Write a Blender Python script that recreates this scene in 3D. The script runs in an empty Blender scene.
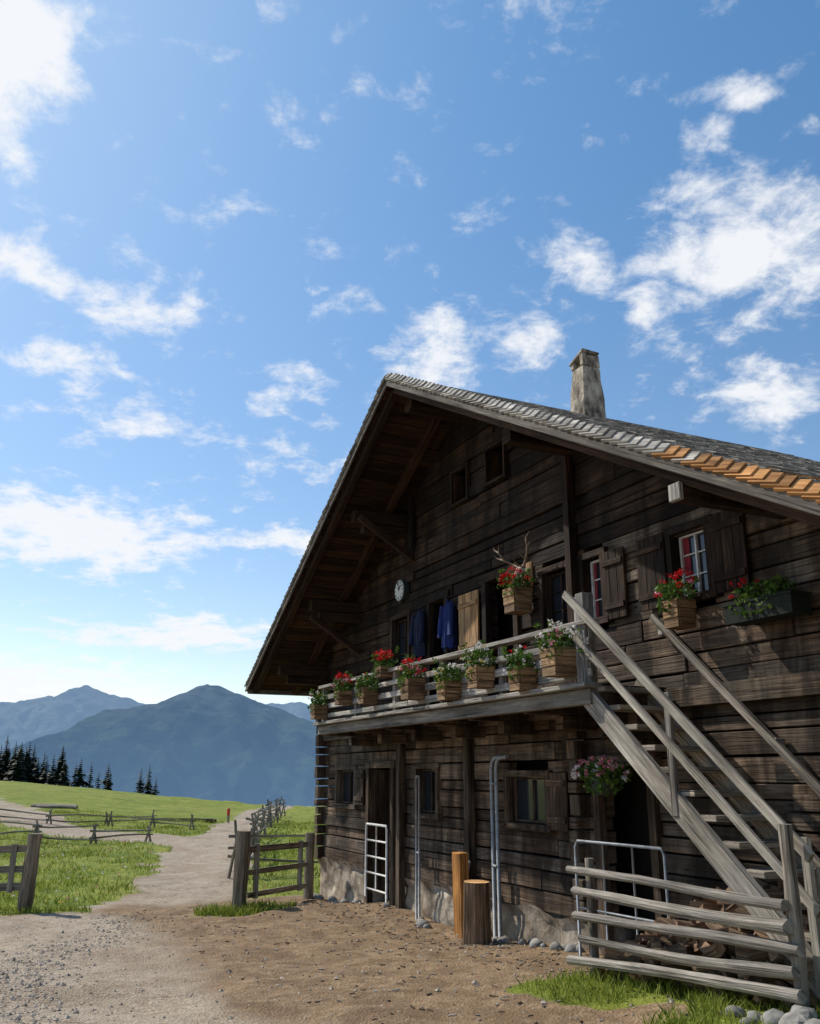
import bpy, math, random
import numpy as np
from mathutils import Vector, Matrix
random.seed(7); np.random.seed(7)
R=random.random
def U(a,b): return a+(b-a)*random.random()
scene=bpy.context.scene
# house frame: local X = along gable wall (s), local Y = into the house (D), eye height is z=0
CE,SE=0.4250,0.9052
PHI=-math.atan2(SE,CE)
def L2W(s,d,z): return Vector((CE*s+SE*d,-SE*s+CE*d,z))
ROT=Matrix.Rotation(PHI,4,'Z')

# ------------------------------------------------------------------ noise
def _h(x,y,sd):
    v=np.sin(x*127.1+y*311.7+sd*74.7)*43758.5453
    return v-np.floor(v)
def vnoise(x,y,sd=0):
    x=np.asarray(x,float);y=np.asarray(y,float)
    xi=np.floor(x);yi=np.floor(y);fx=x-xi;fy=y-yi
    fx=fx*fx*(3-2*fx);fy=fy*fy*(3-2*fy)
    a=_h(xi,yi,sd);b=_h(xi+1,yi,sd);c=_h(xi,yi+1,sd);d=_h(xi+1,yi+1,sd)
    return (a*(1-fx)+b*fx)*(1-fy)+(c*(1-fx)+d*fx)*fy
def fbm(x,y,o=4,sd=0):
    t=0;a=.5
    for i in range(o):
        t=t+a*vnoise(x,y,sd+i);x=x*2.03;y=y*2.03;a*=.5
    return t
def ridged(x,y,o=5,sd=0):
    t=0;a=.5
    for i in range(o):
        t=t+a*(1-np.abs(2*vnoise(x,y,sd+i)-1));x=x*2.03;y=y*2.03;a*=.5
    return t
def sstep(x,a,b):
    t=np.clip((np.asarray(x,float)-a)/(b-a),0,1); return t*t*(3-2*t)

# ------------------------------------------------------------------ terrain
def terrain(x,y):
    x=np.asarray(x,float);y=np.asarray(y,float)
    z=np.interp(y,[-50,0,6,10,14,17,28,50,75,90,110,150,400,2000,5000],[-1.4,-1.55,-1.62,-1.76,-1.97,-2.05,-2.1,-2.22,-2.4,-3,-4.6,-11,-60,-300,-380])
    hill=2.1*sstep(-x,12,44)*sstep(y,26,85)*(1-sstep(y,100,170))
    z=z+hill+0.4*sstep(-x,8,20)*sstep(y,17,30)*(1-sstep(y,100,150))
    s=CE*x-SE*y;d=SE*x+CE*y
    zw=np.interp(s,[-30,-18,-15.9,-13,-10,-8,-6.6,-4.4,-3,0,20],[-2.2,-2.1,-2.05,-1.8,-1.81,-1.69,-1.63,-1.38,-1.3,-1.3,-1.3])
    w=sstep(d,2.4,4.9)*sstep(s,-21,-16.2)*(1-sstep(d,40,80))
    z=z*(1-w)+zw*w
    n=(fbm(x*.5,y*.5,4,3)-.47)*.16+(fbm(x*3,y*3,3,9)-.44)*.05
    far=np.clip(y/60,0,1)
    return z+n*(1+2*far)
def tz(x,y): return float(terrain(x,y))
def pdist(x,y,pts):
    best=np.full(np.shape(x),1e9)
    for (x0,y0),(x1,y1) in zip(pts[:-1],pts[1:]):
        dx,dy=x1-x0,y1-y0
        t=np.clip(((x-x0)*dx+(y-y0)*dy)/(dx*dx+dy*dy),0,1)
        best=np.minimum(best,np.hypot(x-x0-t*dx,y-y0-t*dy))
    return best
PATH1=[(-4.2,9),(-4.0,14),(-4.1,18),(-5.1,23),(-6.0,29),(-6.9,36),(-8.0,47),(-9.4,62),(-10.3,75),(-9,90)]
PATH2=[(-6.4,30),(-8.5,33.0),(-11.5,34.5),(-14,36.5),(-17,42),(-21,49),(-27,58),(-36,66)]
def masks(x,y):
    s=CE*x-SE*y;d=SE*x+CE*y
    n=(fbm(x*.9,y*.9,4,21)-.47)
    b=1-sstep(pdist(x,y,PATH1)+n*1.6,.8,1.45)
    b=np.maximum(b,1-sstep(pdist(x,y,PATH2)+n*1.2,1.1,1.9))
    fore=1-sstep(y+n*3.0+.0*x,14.3,15.6)
    yard=sstep(d+n*.8,1.6,2.4)*sstep(s,-16.6,-15.6)
    b=np.maximum(b,np.maximum(fore,yard))
    g=np.exp(-(((x+2.35)/.75)**2+((y-13.95)/.45)**2))
    g=np.maximum(g,np.exp(-(((x+5.9)/.9)**2+((y-14.2)/.4)**2)))
    b=b*(1-np.clip(g*1.3,0,1))
    gp=sstep(d,3.75,4.15)*(1-sstep(d,4.75,5.0))*sstep(s,-7.1,-6.6)*(1-sstep(s,-2.8,-2))
    b=b*(1-gp*sstep(n,-.25,-.02))
    dirt=sstep(d+n*1.5,1.7,2.8)*sstep(s,-17,-15.5)
    return b,dirt
# ------------------------------------------------------------------ materials
def newmat(name):
    m=bpy.data.materials.new(name);m.use_nodes=True
    nt=m.node_tree;b=nt.nodes['Principled BSDF']
    return m,nt,b
def ramp(nt,src,stops):
    r=nt.nodes.new('ShaderNodeValToRGB');e=r.color_ramp.elements
    while len(e)<len(stops): e.new(.5)
    for i,(p,c) in enumerate(stops):
        e[i].position=p;e[i].color=(c[0],c[1],c[2],1) if not isinstance(c,(int,float)) else (c,c,c,1)
    nt.links.new(src,r.inputs[0]);return r.outputs[0]
def mix(nt,f,a,b,mode='MIX'):
    n=nt.nodes.new('ShaderNodeMix');n.data_type='RGBA';n.blend_type=mode
    for i,v in ((0,f),(6,a),(7,b)):
        if hasattr(v,'links') or hasattr(v,'is_linked'): nt.links.new(v,n.inputs[i])
        elif isinstance(v,(int,float)): n.inputs[i].default_value=v if i==0 else (v,v,v,1)
        else: n.inputs[i].default_value=(v[0],v[1],v[2],1)
    return n.outputs[2]
def noise(nt,vec,scale,detail=4,rough=.55,dist=0):
    n=nt.nodes.new('ShaderNodeTexNoise');n.inputs['Scale'].default_value=scale;n.inputs['Detail'].default_value=detail
    n.inputs['Roughness'].default_value=rough;n.inputs['Distortion'].default_value=dist
    if vec is not None: nt.links.new(vec,n.inputs['Vector'])
    return n.outputs['Fac']
def mapping(nt,vec,sc):
    m=nt.nodes.new('ShaderNodeMapping');m.inputs['Scale'].default_value=sc;nt.links.new(vec,m.inputs['Vector']);return m.outputs[0]
def bump(nt,b,h,st=.4,dist=.01):
    n=nt.nodes.new('ShaderNodeBump');n.inputs['Strength'].default_value=st;n.inputs['Distance'].default_value=dist
    nt.links.new(h,n.inputs['Height']);nt.links.new(n.outputs[0],b.inputs['Normal'])
def wood(name,dark,mid,light,rough=.85,grey=None,greyamt=.5,crack=.8,stain=0):
    m,nt,b=newmat(name)
    uv=nt.nodes.new('ShaderNodeUVMap').outputs[0]
    tc=nt.nodes.new('ShaderNodeTexCoord').outputs['Object']
    g=noise(nt,mapping(nt,uv,(1.6,26,1)),1.0,4,.7,.8)
    c=ramp(nt,g,[(.28,dark),(.5,mid),(.72,light)])
    st=noise(nt,mapping(nt,tc,(1,1,.8)),1.1,4,.7,.3)
    if grey is not None:
        c=mix(nt,ramp(nt,st,[(.42-.2*greyamt,0.0),(.75-.3*greyamt,1.0)]),c,grey)
        c=mix(nt,.6,c,mix(nt,1.0,c,ramp(nt,g,[(.3,.35),(.68,1.6)]),'MULTIPLY'))
    st2=noise(nt,mapping(nt,uv,(.9,4,1)),1.0,4,.65)
    c=mix(nt,1.0,c,ramp(nt,st2,[(.28,.3),(.5,.9),(.7,1.5)]),'MULTIPLY')
    if stain:
        s3=noise(nt,mapping(nt,tc,(2.6,2.6,.5)),1.0,4,.68,.4)
        c=mix(nt,ramp(nt,s3,[(.42,0.0),(.60,stain)]),c,(dark[0]*.6,dark[1]*.6,dark[2]*.6))
        vk=nt.nodes.new('ShaderNodeTexVoronoi');vk.inputs['Scale'].default_value=1.0;nt.links.new(mapping(nt,uv,(2.6,7.5,1)),vk.inputs['Vector'])
        c=mix(nt,ramp(nt,vk.outputs['Distance'],[(.05,.9),(.13,0.0)]),c,(dark[0]*.4,dark[1]*.4,dark[2]*.4))
    ck=noise(nt,mapping(nt,uv,(.9,48,1)),1.0,2,.5,.3)
    c=mix(nt,ramp(nt,ck,[(.32,crack),(.40,0.0)]),c,(dark[0]*.2,dark[1]*.2,dark[2]*.2))
    at=nt.nodes.new('ShaderNodeAttribute');at.attribute_name='tint'
    c=mix(nt,1.0,c,at.outputs['Color'],'MULTIPLY')
    nt.links.new(c,b.inputs['Base Color']);b.inputs['Roughness'].default_value=rough
    b.inputs['Specular IOR Level'].default_value=.2
    h=mix(nt,.5,g,ck);bump(nt,b,h,.9,.02)
    return m
M={}
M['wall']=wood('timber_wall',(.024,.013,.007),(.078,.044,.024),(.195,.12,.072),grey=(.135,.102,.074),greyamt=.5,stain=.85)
M['wallup']=wood('timber_wall_shaded',(.012,.006,.003),(.036,.017,.009),(.10,.052,.028),grey=(.055,.036,.025),greyamt=.35,stain=.8)  # darker copy of the wall timber, roof shade put into its colour
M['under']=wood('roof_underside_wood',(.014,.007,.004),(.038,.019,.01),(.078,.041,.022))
M['grey']=wood('weathered_grey_wood',(.11,.095,.08),(.27,.24,.21),(.46,.42,.37),grey=(.32,.30,.27),greyamt=.5)
M['stair']=wood('stair_wood',(.07,.055,.04),(.20,.17,.135),(.40,.35,.29),grey=(.27,.245,.21),greyamt=.6)
M['shingle']=wood('roof_shingle',(.12,.105,.09),(.28,.25,.22),(.48,.44,.39),grey=(.33,.31,.28),greyamt=.5)
M['fence']=wood('fence_wood',(.08,.06,.043),(.20,.16,.12),(.36,.30,.235),grey=(.25,.22,.18),greyamt=.5)
M['planter']=wood('planter_wood',(.08,.04,.016),(.23,.125,.055),(.38,.23,.115),grey=(.24,.165,.1),greyamt=.3)
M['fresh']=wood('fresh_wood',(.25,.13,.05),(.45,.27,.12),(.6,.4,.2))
M['bark']=wood('firewood_bark',(.05,.035,.025),(.13,.09,.06),(.26,.18,.12),rough=.95)
M['split']=wood('firewood_split',(.12,.06,.035),(.26,.15,.09),(.40,.26,.16),grey=(.24,.18,.13),greyamt=.4)
def simple(name,col,rough=.6,metal=0,var=.25,scale=8,bmp=.2,spec=.4):
    m,nt,b=newmat(name);tc=nt.nodes.new('ShaderNodeTexCoord').outputs['Object']
    n=noise(nt,tc,scale,5,.6)
    c=ramp(nt,n,[(.25,tuple(x*(1-var) for x in col)),(.75,tuple(min(1,x*(1+var)) for x in col))])
    nt.links.new(c,b.inputs['Base Color']);b.inputs['Roughness'].default_value=rough;b.inputs['Metallic'].default_value=metal
    b.inputs['Specular IOR Level'].default_value=spec
    if bmp: bump(nt,b,n,bmp,.01)
    return m
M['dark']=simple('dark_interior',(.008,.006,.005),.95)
M['metalp']=simple('weathered_metal_tube',(.24,.255,.27),.55,.2,.4,14,.05)
M['iron']=simple('dark_iron',(.03,.035,.03),.7,.1)
M['white']=simple('white_paint',(.58,.57,.54),.6,0,.3,16)
M['redcloth']=simple('red_curtain',(.22,.02,.03),.9,0,.4,18)
M['bluecloth']=simple('blue_cloth',(.012,.026,.12),.9,0,.4,10,.4)
M['navycloth']=simple('navy_cloth',(.01,.014,.04),.9,0,.4,10,.4)
M['bone']=simple('antler_bone',(.16,.115,.075),.7)
M['skull']=simple('skull_bone',(.5,.46,.38),.7)
M['stone']=simple('rock',(.25,.235,.21),.95,0,.5,9,.8)
M['redpaint']=simple('red_paint',(.5,.03,.02),.5)
def glassm():
    m,nt,b=newmat('window_glass');b.inputs['Base Color'].default_value=(.02,.024,.03,1);b.inputs['Roughness'].default_value=.08
    b.inputs['Specular IOR Level'].default_value=.5;return m
M['glass']=glassm()
def foliage(name,c1,c2,tr=.25):
    m,nt,b=newmat(name)
    g=nt.nodes.new('ShaderNodeNewGeometry');tc=nt.nodes.new('ShaderNodeTexCoord').outputs['Object']
    f=mix(nt,.5,g.outputs['Random Per Island'],noise(nt,tc,1.7,2))
    c=ramp(nt,f,[(.25,c1),(.75,c2)])
    nt.links.new(c,b.inputs['Base Color']);b.inputs['Roughness'].default_value=.6;b.inputs['Specular IOR Level'].default_value=.2
    if tr:
        t=nt.nodes.new('ShaderNodeBsdfTranslucent');nt.links.new(c,t.inputs[0])
        ms=nt.nodes.new('ShaderNodeMixShader');ms.inputs[0].default_value=tr
        nt.links.new(b.outputs[0],ms.inputs[1]);nt.links.new(t.outputs[0],ms.inputs[2])
        nt.links.new(ms.outputs[0],nt.nodes['Material Output'].inputs[0])
    return m
M['leaf']=foliage('plant_leaf',(.03,.075,.012),(.12,.20,.03))
M['red']=foliage('red_petal',(.45,.008,.012),(.75,.03,.03))
M['pink']=foliage('pink_petal',(.55,.12,.22),(.75,.35,.42))
M['wpet']=foliage('white_petal',(.65,.62,.6),(.85,.83,.8))
M['ypet']=foliage('yellow_petal',(.65,.5,.08),(.8,.65,.2))
M['grass']=foliage('grass_blade',(.13,.18,.02),(.34,.37,.07),.35)
M['conif']=foliage('conifer_needle',(.008,.018,.009),(.020,.036,.018),0)
def stonebase():
    m,nt,b=newmat('rubble_plaster_base');tc=nt.nodes.new('ShaderNodeTexCoord').outputs['Object']
    v=nt.nodes.new('ShaderNodeTexVoronoi');v.inputs['Scale'].default_value=4.6
    wv=mix(nt,.14,tc,nt.nodes.new('ShaderNodeTexNoise').outputs['Color'])
    nt.links.new(wv,v.inputs['Vector'])
    c=ramp(nt,v.outputs['Distance'],[(.1,(.48,.42,.34)),(.5,(.38,.32,.25)),(.75,(.19,.155,.12))])
    n=noise(nt,tc,7,7,.7);c=mix(nt,1,c,ramp(nt,n,[(.3,.4),(.7,1.35)]),'MULTIPLY')
    n2=noise(nt,tc,1.7,4,.6);c=mix(nt,ramp(nt,n2,[(.44,0.),(.6,.6)]),c,(.24,.18,.12))
    nt.links.new(c,b.inputs['Base Color']);b.inputs['Roughness'].default_value=.95;b.inputs['Specular IOR Level'].default_value=.1
    bump(nt,b,mix(nt,.5,v.outputs['Distance'],n),1,.06);return m
M['base']=stonebase()
def chim():
    m,nt,b=newmat('stained_render');tc=nt.nodes.new('ShaderNodeTexCoord').outputs['Object']
    n=noise(nt,mapping(nt,tc,(1,1,.5)),5,7,.72)
    c=ramp(nt,n,[(.38,(.05,.04,.033)),(.48,(.26,.21,.155)),(.62,(.54,.47,.35))])
    nt.links.new(c,b.inputs['Base Color']);b.inputs['Roughness'].default_value=.95;bump(nt,b,n,1,.05);return m
M['chim']=chim()

# ------------------------------------------------------------------ mesh builder
class MB:
    def __init__(s): s.v=[];s.f=[];s.m=[];s.uv=[];s.t=[];s.mats=[]
    def mi(s,k):
        if k not in s.mats: s.mats.append(k)
        return s.mats.index(k)
    def face(s,idx,mat,uv,t):
        s.f.append(idx);s.m.append(s.mi(mat));s.uv.extend(uv);s.t.extend([t]*len(idx))
    def box(s,c,size,mat='wall',rot=None,tint=None,tv=.25,jit=0):
        """c centre, size full dims, rot Matrix 3x3"""
        h=[x/2 for x in size];c=Vector(c)
        if tint is None: 
            k=1+U(-tv,tv);tint=(k*U(.96,1.04),k,k*U(.94,1.04))
        L=max(range(3),key=lambda i:h[i]);ou,ov=U(0,50),U(0,50)
        b0=len(s.v);loc=[]
        for i in range(8):
            p=[(h[0] if i&1 else -h[0]),(h[1] if i&2 else -h[1]),(h[2] if i&4 else -h[2])]
            if jit: p=[q+U(-jit,jit) for q in p]
            loc.append(p);q=Vector(p)
            if rot is not None:q=rot@q
            s.v.append(c+q)
        for quad,k in (((0,2,3,1),2),((4,5,7,6),2),((0,1,5,4),1),((2,6,7,3),1),((0,4,6,2),0),((1,3,7,5),0)):
            o=[i for i in range(3) if i!=k]
            ua=L if L in o else o[0];va=[i for i in o if i!=ua][0]
            sc=1 if L in o else .15
            s.face([b0+i for i in quad],mat,[((loc[i][ua])*sc+ou,loc[i][va]+ov+k*.37) for i in quad],tint)
    def beam(s,p0,p1,w,h,mat='wall',up=(0,0,1),**k):
        p0=Vector(p0);p1=Vector(p1);x=(p1-p0);l=x.length;x.normalize()
        y=Vector(up).cross(x);y.normalize();z=x.cross(y)
        s.box((p0+p1)/2,(l,w,h),mat,Matrix((x,y,z)).transposed(),**k)
    def tube(s,pts,rad,mat='metalp',n=8,cap=True,tint=None,wob=0,capmat=None):
        pts=[Vector(p) for p in pts]
        if not hasattr(rad,'__len__'): rad=[rad]*len(pts)
        if tint is None:
            k=U(.8,1.2);tint=(k,k,k)
        ou,ov=U(0,50),U(0,50);rings=[];l=0;ll=[];ref=None
        wo=[1+U(-wob,wob) for _ in range(n)]
        for i,p in enumerate(pts):
            a=pts[max(0,i-1)];b=pts[min(len(pts)-1,i+1)];d=(b-a).normalized()
            if ref is None: ref=Vector((0,0,1)) if abs(d.z)<.9 else Vector((1,0,0))
            x=ref.cross(d).normalized();y=d.cross(x)
            if i: l+=(p-pts[i-1]).length
            ll.append(l);r=[]
            for j in range(n):
                an=2*math.pi*j/n;s.v.append(p+(x*math.cos(an)+y*math.sin(an))*rad[i]*wo[j]);r.append(len(s.v)-1)
            rings.append(r);ref=y
        per=2*math.pi*max(rad)
        for i in range(len(pts)-1):
            for j in range(n):
                k=(j+1)%n
                s.face([rings[i][j],rings[i+1][j],rings[i+1][k],rings[i][k]][::-1],mat,
                  [(ll[i]+ou,j/n*per+ov),(ll[i+1]+ou,j/n*per+ov),(ll[i+1]+ou,(j+1)/n*per+ov),(ll[i]+ou,(j+1)/n*per+ov)][::-1],tint)
        if cap:
            for r,fl in ((rings[0],1),(rings[-1],0)):
                idx=r[::-1] if not fl else r
                s.face(idx,capmat or mat,[(ou+.02*math.cos(q*2*math.pi/n)*3,ov+max(rad)*math.sin(q*2*math.pi/n)) for q in range(n)],tint)
    def log(s,p0,p1,r0,r1=None,mat='fence',n=9,bow=.02,seg=6,wob=.12,**k):
        r1=r0 if r1 is None else r1;p0=Vector(p0);p1=Vector(p1);pts=[];rs=[]
        a,b=U(-bow,bow),U(-bow,bow);ph=U(0,6)
        for i in range(seg+1):
            t=i/seg;p=p0.lerp(p1,t)+Vector((0,a*.3,a))*math.sin(t*math.pi)+Vector((0,0,b*.4))*math.sin(t*7+ph)
            pts.append(p);rs.append((r0+(r1-r0)*t)*U(.9,1.1))
        s.tube(pts,rs,mat,n,wob=wob,**k)
    def quad(s,c,d1,d2,mat,tint=(1,1,1)):
        b=len(s.v);c=Vector(c)
        s.v+= [c-d1-d2*.3,c-d2,c+d1,c+d2]
        s.face([b,b+1,b+2,b+3],mat,[(0,0),(1,0),(1,1),(0,1)],tint)
    def clump(s,c,r,nl,leaf='leaf',size=.03):
        for _ in range(nl):
            v=Vector((U(-1,1),U(-1,1),U(-1,1)))
            if v.length>1: v.normalize();v*=U(.6,1)
            p=Vector(c)+Vector((v.x*r[0],v.y*r[1],v.z*r[2]))
            d1=Vector((U(-1,1),U(-1,1),U(-.7,1))).normalized()*size*U(.6,1.3)
            d2=d1.cross(Vector((U(-1,1),U(-1,1),U(-1,1)))).normalized()*size*U(.35,.7)
            s.quad(p,d1,d2,leaf)
    def blooms(s,c,r,nb,mat,br=.035,nq=14,size=.016):
        for _ in range(nb):
            v=Vector((U(-1,1),U(-1,.4),U(-.3,1)));
            if v.length>1: v.normalize()
            p=Vector(c)+Vector((v.x*r[0],v.y*r[1],v.z*r[2]))
            s.clump(p,(br,br,br*.8),nq,mat,size)
    def obj(s,name,parent=None,local=True,bevel=0,origin=True,smooth=False,center=None):
        me=bpy.data.meshes.new(name)
        vs=np.array([tuple(v) for v in s.v]);
        if center is None:
            cen=Vector(((vs[:,0].min()+vs[:,0].max())/2,(vs[:,1].min()+vs[:,1].max())/2,vs[:,2].min())) if origin else Vector((0,0,0))
        else: cen=Vector(center)
        vs=vs-np.array(cen)
        me.from_pydata(vs.tolist(),[],s.f)
        for k in s.mats: me.materials.append(M[k])
        me.polygons.foreach_set('material_index',s.m)
        uvl=me.uv_layers.new(name='UVMap');uvl.data.foreach_set('uv',np.array(s.uv,dtype=np.float32).ravel())
        ca=me.color_attributes.new('tint','FLOAT_COLOR','CORNER')
        t=np.ones((len(s.t),4),dtype=np.float32);t[:,:3]=np.array(s.t,dtype=np.float32);ca.data.foreach_set('color',t.ravel())
        if smooth: me.polygons.foreach_set('use_smooth',[True]*len(me.polygons))
        me.update()
        o=bpy.data.objects.new(name,me);scene.collection.objects.link(o)
        if parent is not None:
            o.parent=parent;o.location=cen
        elif local:
            o.matrix_world=Matrix.Translation(L2W(*cen))@ROT
        else: o.location=cen
        if bevel:
            b=o.modifiers.new('bevel','BEVEL');b.width=bevel;b.segments=1;b.limit_method='ANGLE'
        return o

# ------------------------------------------------------------------ ground mesh
def axis(lo,hi,c0,c1,step,grow):
    a=list(np.arange(c0,c1+1e-6,step));st=step;x=c1
    while x<hi: st*=grow;x+=st;a.append(x)
    st=step;x=c0
    while x>lo: st*=grow;x-=st;a.insert(0,x)
    return np.array(a)
xs=axis(-5200,5200,-9,7,.12,1.06);ys=axis(-300,5400,2,24,.12,1.045)
X,Y=np.meshgrid(xs,ys);Z=terrain(X,Y);B,Dm=masks(X,Y)
nx,ny=len(xs),len(ys)
me=bpy.data.meshes.new('ground')
idx=np.arange(nx*ny).reshape(ny,nx)
F=np.stack([idx[:-1,:-1],idx[:-1,1:],idx[1:,1:],idx[1:,:-1]],-1).reshape(-1,4)
me.from_pydata(np.stack([X,Y,Z],-1).reshape(-1,3).tolist(),[],F.tolist())
ca=me.color_attributes.new('gm','FLOAT_COLOR','POINT')
cc=np.ones((nx*ny,4),dtype=np.float32);cc[:,0]=B.ravel();cc[:,1]=Dm.ravel();ca.data.foreach_set('color',cc.ravel())
me.polygons.foreach_set('use_smooth',[True]*len(me.polygons))
ground=bpy.data.objects.new('ground',me);scene.collection.objects.link(ground)
m,nt,b=newmat('ground_meadow_gravel')
tc=nt.nodes.new('ShaderNodeNewGeometry').outputs['Position']
at=nt.nodes.new('ShaderNodeAttribute');at.attribute_name='gm'
sp=nt.nodes.new('ShaderNodeSeparateColor');nt.links.new(at.outputs['Color'],sp.inputs[0])
n1=noise(nt,tc,.6,5,.6);n2=noise(nt,tc,9,6,.7);n3=noise(nt,tc,55,3,.7);n4=noise(nt,tc,.09,4,.6)
n5=noise(nt,tc,2.3,5,.65,.5)
vo=nt.nodes.new('ShaderNodeTexVoronoi');vo.inputs['Scale'].default_value=42;nt.links.new(tc,vo.inputs['Vector'])
peb=ramp(nt,vo.outputs['Distance'],[(.15,1.15),(.55,.75)])
bwv=nt.nodes.new('ShaderNodeRGBToBW');nt.links.new(vo.outputs['Color'],bwv.inputs[0])
grav=ramp(nt,n2,[(.3,(.25,.185,.125)),(.5,(.375,.295,.215)),(.72,(.48,.40,.305))])
grav=mix(nt,.7,grav,peb,'MULTIPLY');grav=mix(nt,.45,grav,mix(nt,1,grav,ramp(nt,bwv.outputs[0],[(.2,.5),(.8,1.6)]),'MULTIPLY'))
grav=mix(nt,ramp(nt,n5,[(.42,0.),(.62,.65)]),grav,(.44,.365,.28))
grav=mix(nt,ramp(nt,n1,[(.48,0.),(.66,.6)]),grav,(.27,.195,.13))
dirt=ramp(nt,n2,[(.28,(.16,.105,.058)),(.5,(.29,.195,.115)),(.75,(.41,.30,.19))])
dirt=mix(nt,.8,dirt,ramp(nt,n3,[(.3,.6),(.7,1.3)]),'MULTIPLY')
dirt=mix(nt,ramp(nt,n5,[(.42,0.),(.62,.7)]),dirt,(.145,.092,.052))
sub=nt.nodes.new('ShaderNodeMath');sub.operation='MULTIPLY_ADD';nt.links.new(n2,sub.inputs[0]);sub.inputs[1].default_value=.9;sub.inputs[2].default_value=-.45
ad=nt.nodes.new('ShaderNodeMath');ad.operation='ADD';nt.links.new(sub.outputs[0],ad.inputs[0]);nt.links.new(sp.outputs[1],ad.inputs[1])
bare=mix(nt,ramp(nt,ad.outputs[0],[(.25,0.),(.75,1.)]),grav,dirt)
gr=ramp(nt,n1,[(.3,(.12,.165,.02)),(.5,(.205,.24,.033)),(.7,(.29,.29,.06))])
gr=mix(nt,.8,gr,ramp(nt,n2,[(.3,.6),(.7,1.3)]),'MULTIPLY')
gr=mix(nt,ramp(nt,n4,[(.42,0.),(.62,.5)]),gr,(.26,.25,.06))
gr=mix(nt,ramp(nt,n5,[(.46,0.),(.66,.65)]),gr,(.09,.13,.022))
ad2=nt.nodes.new('ShaderNodeMath');ad2.operation='ADD';nt.links.new(sub.outputs[0],ad2.inputs[0]);nt.links.new(sp.outputs[0],ad2.inputs[1])
col=mix(nt,ramp(nt,ad2.outputs[0],[(.4,0.),(.6,1.)]),gr,bare)
nt.links.new(col,b.inputs['Base Color']);b.inputs['Roughness'].default_value=.95;b.inputs['Specular IOR Level'].default_value=.15
bump(nt,b,mix(nt,.5,n2,mix(nt,.5,n3,vo.outputs['Distance'])),.9,.05)
me.materials.append(m)

# ------------------------------------------------------------------ mountains
def mountain(name,y0,W,prof,hazefac,haze,floor=-420,x0=-6000,x1=6000,nx=560,ny=130,amp=150,sd=0,c1=(.02,.035,.015),c2=(.05,.065,.03),rock=(.20,.19,.155),jag=28,past=(.075,.105,.055)):
    xs=np.linspace(x0,x1,nx);ys=np.linspace(y0-W,y0+W*.6,ny);X,Y=np.meshgrid(xs,ys)
    px=[p[0] for p in prof];pz=[p[1] for p in prof]
    H=np.interp(X,px,pz)+(ridged(X/300,X*0+3.3,5,sd+40)-.5)*jag*2
    yy=Y+(fbm(X/700,X*0,3,sd+8)-.45)*700
    t=np.where(yy<y0,(yy-(y0-W))/W,1-(yy-y0)/(W*.6));t=np.clip(t,0,1)
    f=t**1.25
    wx=X+900*(fbm(X/900,Y/900,3,sd+5)-.45)
    rd=ridged(wx/420,Y/1700,5,sd)-.55
    rd2=ridged(X/150,Y/220,4,sd+9)-.5
    e=4*t*(1-t)
    Z=floor+(H-floor)*f+rd*amp*(e*1.7+.15)+rd2*amp*.35*(.15+e)
    me=bpy.data.meshes.new(name);idx=np.arange(nx*ny).reshape(ny,nx)
    F=np.stack([idx[:-1,:-1],idx[:-1,1:],idx[1:,1:],idx[1:,:-1]],-1).reshape(-1,4)
    me.from_pydata(np.stack([X,Y,Z],-1).reshape(-1,3).tolist(),[],F.tolist())
    me.polygons.foreach_set('use_smooth',[True]*len(me.polygons))
    m,nt,b=newmat(name+'_hazy_forest')
    g=nt.nodes.new('ShaderNodeNewGeometry').outputs['Position']
    n=noise(nt,g,.009,7,.75);n2=noise(nt,g,.0022,6,.7)
    sz=nt.nodes.new('ShaderNodeSeparateXYZ');nt.links.new(g,sz.inputs[0])
    c=ramp(nt,n,[(.42,c1),(.58,c2)])
    c=mix(nt,ramp(nt,n2,[(.53,0.),(.57,.8)]),c,past)
    hm=nt.nodes.new('ShaderNodeMapRange');hm.inputs['From Min'].default_value=200;hm.inputs['From Max'].default_value=460;nt.links.new(sz.outputs[2],hm.inputs[0])
    c=mix(nt,mix(nt,1.0,hm.outputs[0],ramp(nt,n,[(.4,.1),(.6,1.)]),'MULTIPLY'),c,rock)
    nt.links.new(c,b.inputs['Base Color']);b.inputs['Roughness'].default_value=1;b.inputs['Specular IOR Level'].default_value=0
    e=nt.nodes.new('ShaderNodeEmission');e.inputs[0].default_value=(*haze,1)  # airlight painted into the material as emission, stronger towards the base
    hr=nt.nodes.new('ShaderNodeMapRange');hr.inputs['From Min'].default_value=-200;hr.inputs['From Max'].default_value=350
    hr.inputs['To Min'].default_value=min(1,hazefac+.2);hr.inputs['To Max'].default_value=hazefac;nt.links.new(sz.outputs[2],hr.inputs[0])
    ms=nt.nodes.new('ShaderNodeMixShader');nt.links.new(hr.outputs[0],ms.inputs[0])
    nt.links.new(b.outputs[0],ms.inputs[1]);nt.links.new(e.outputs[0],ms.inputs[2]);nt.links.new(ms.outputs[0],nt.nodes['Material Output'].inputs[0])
    me.materials.append(m);o=bpy.data.objects.new(name,me);scene.collection.objects.link(o);return o
mountain('forested_mountain',6000,3000,[(-6000,-200),(-3400,-60),(-2500,130),(-2234,250),(-1970,370),(-1750,430),(-1560,480),(-1440,530),(-1346,570),(-1250,545),(-1150,500),(-1000,440),(-860,410),(-720,340),(-525,290),(0,180),(800,300),(2000,250),(6000,100)],.55,(.13,.235,.40),sd=3,amp=200,c1=(.012,.026,.024),c2=(.03,.05,.042),rock=(.12,.13,.12),jag=34)
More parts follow.
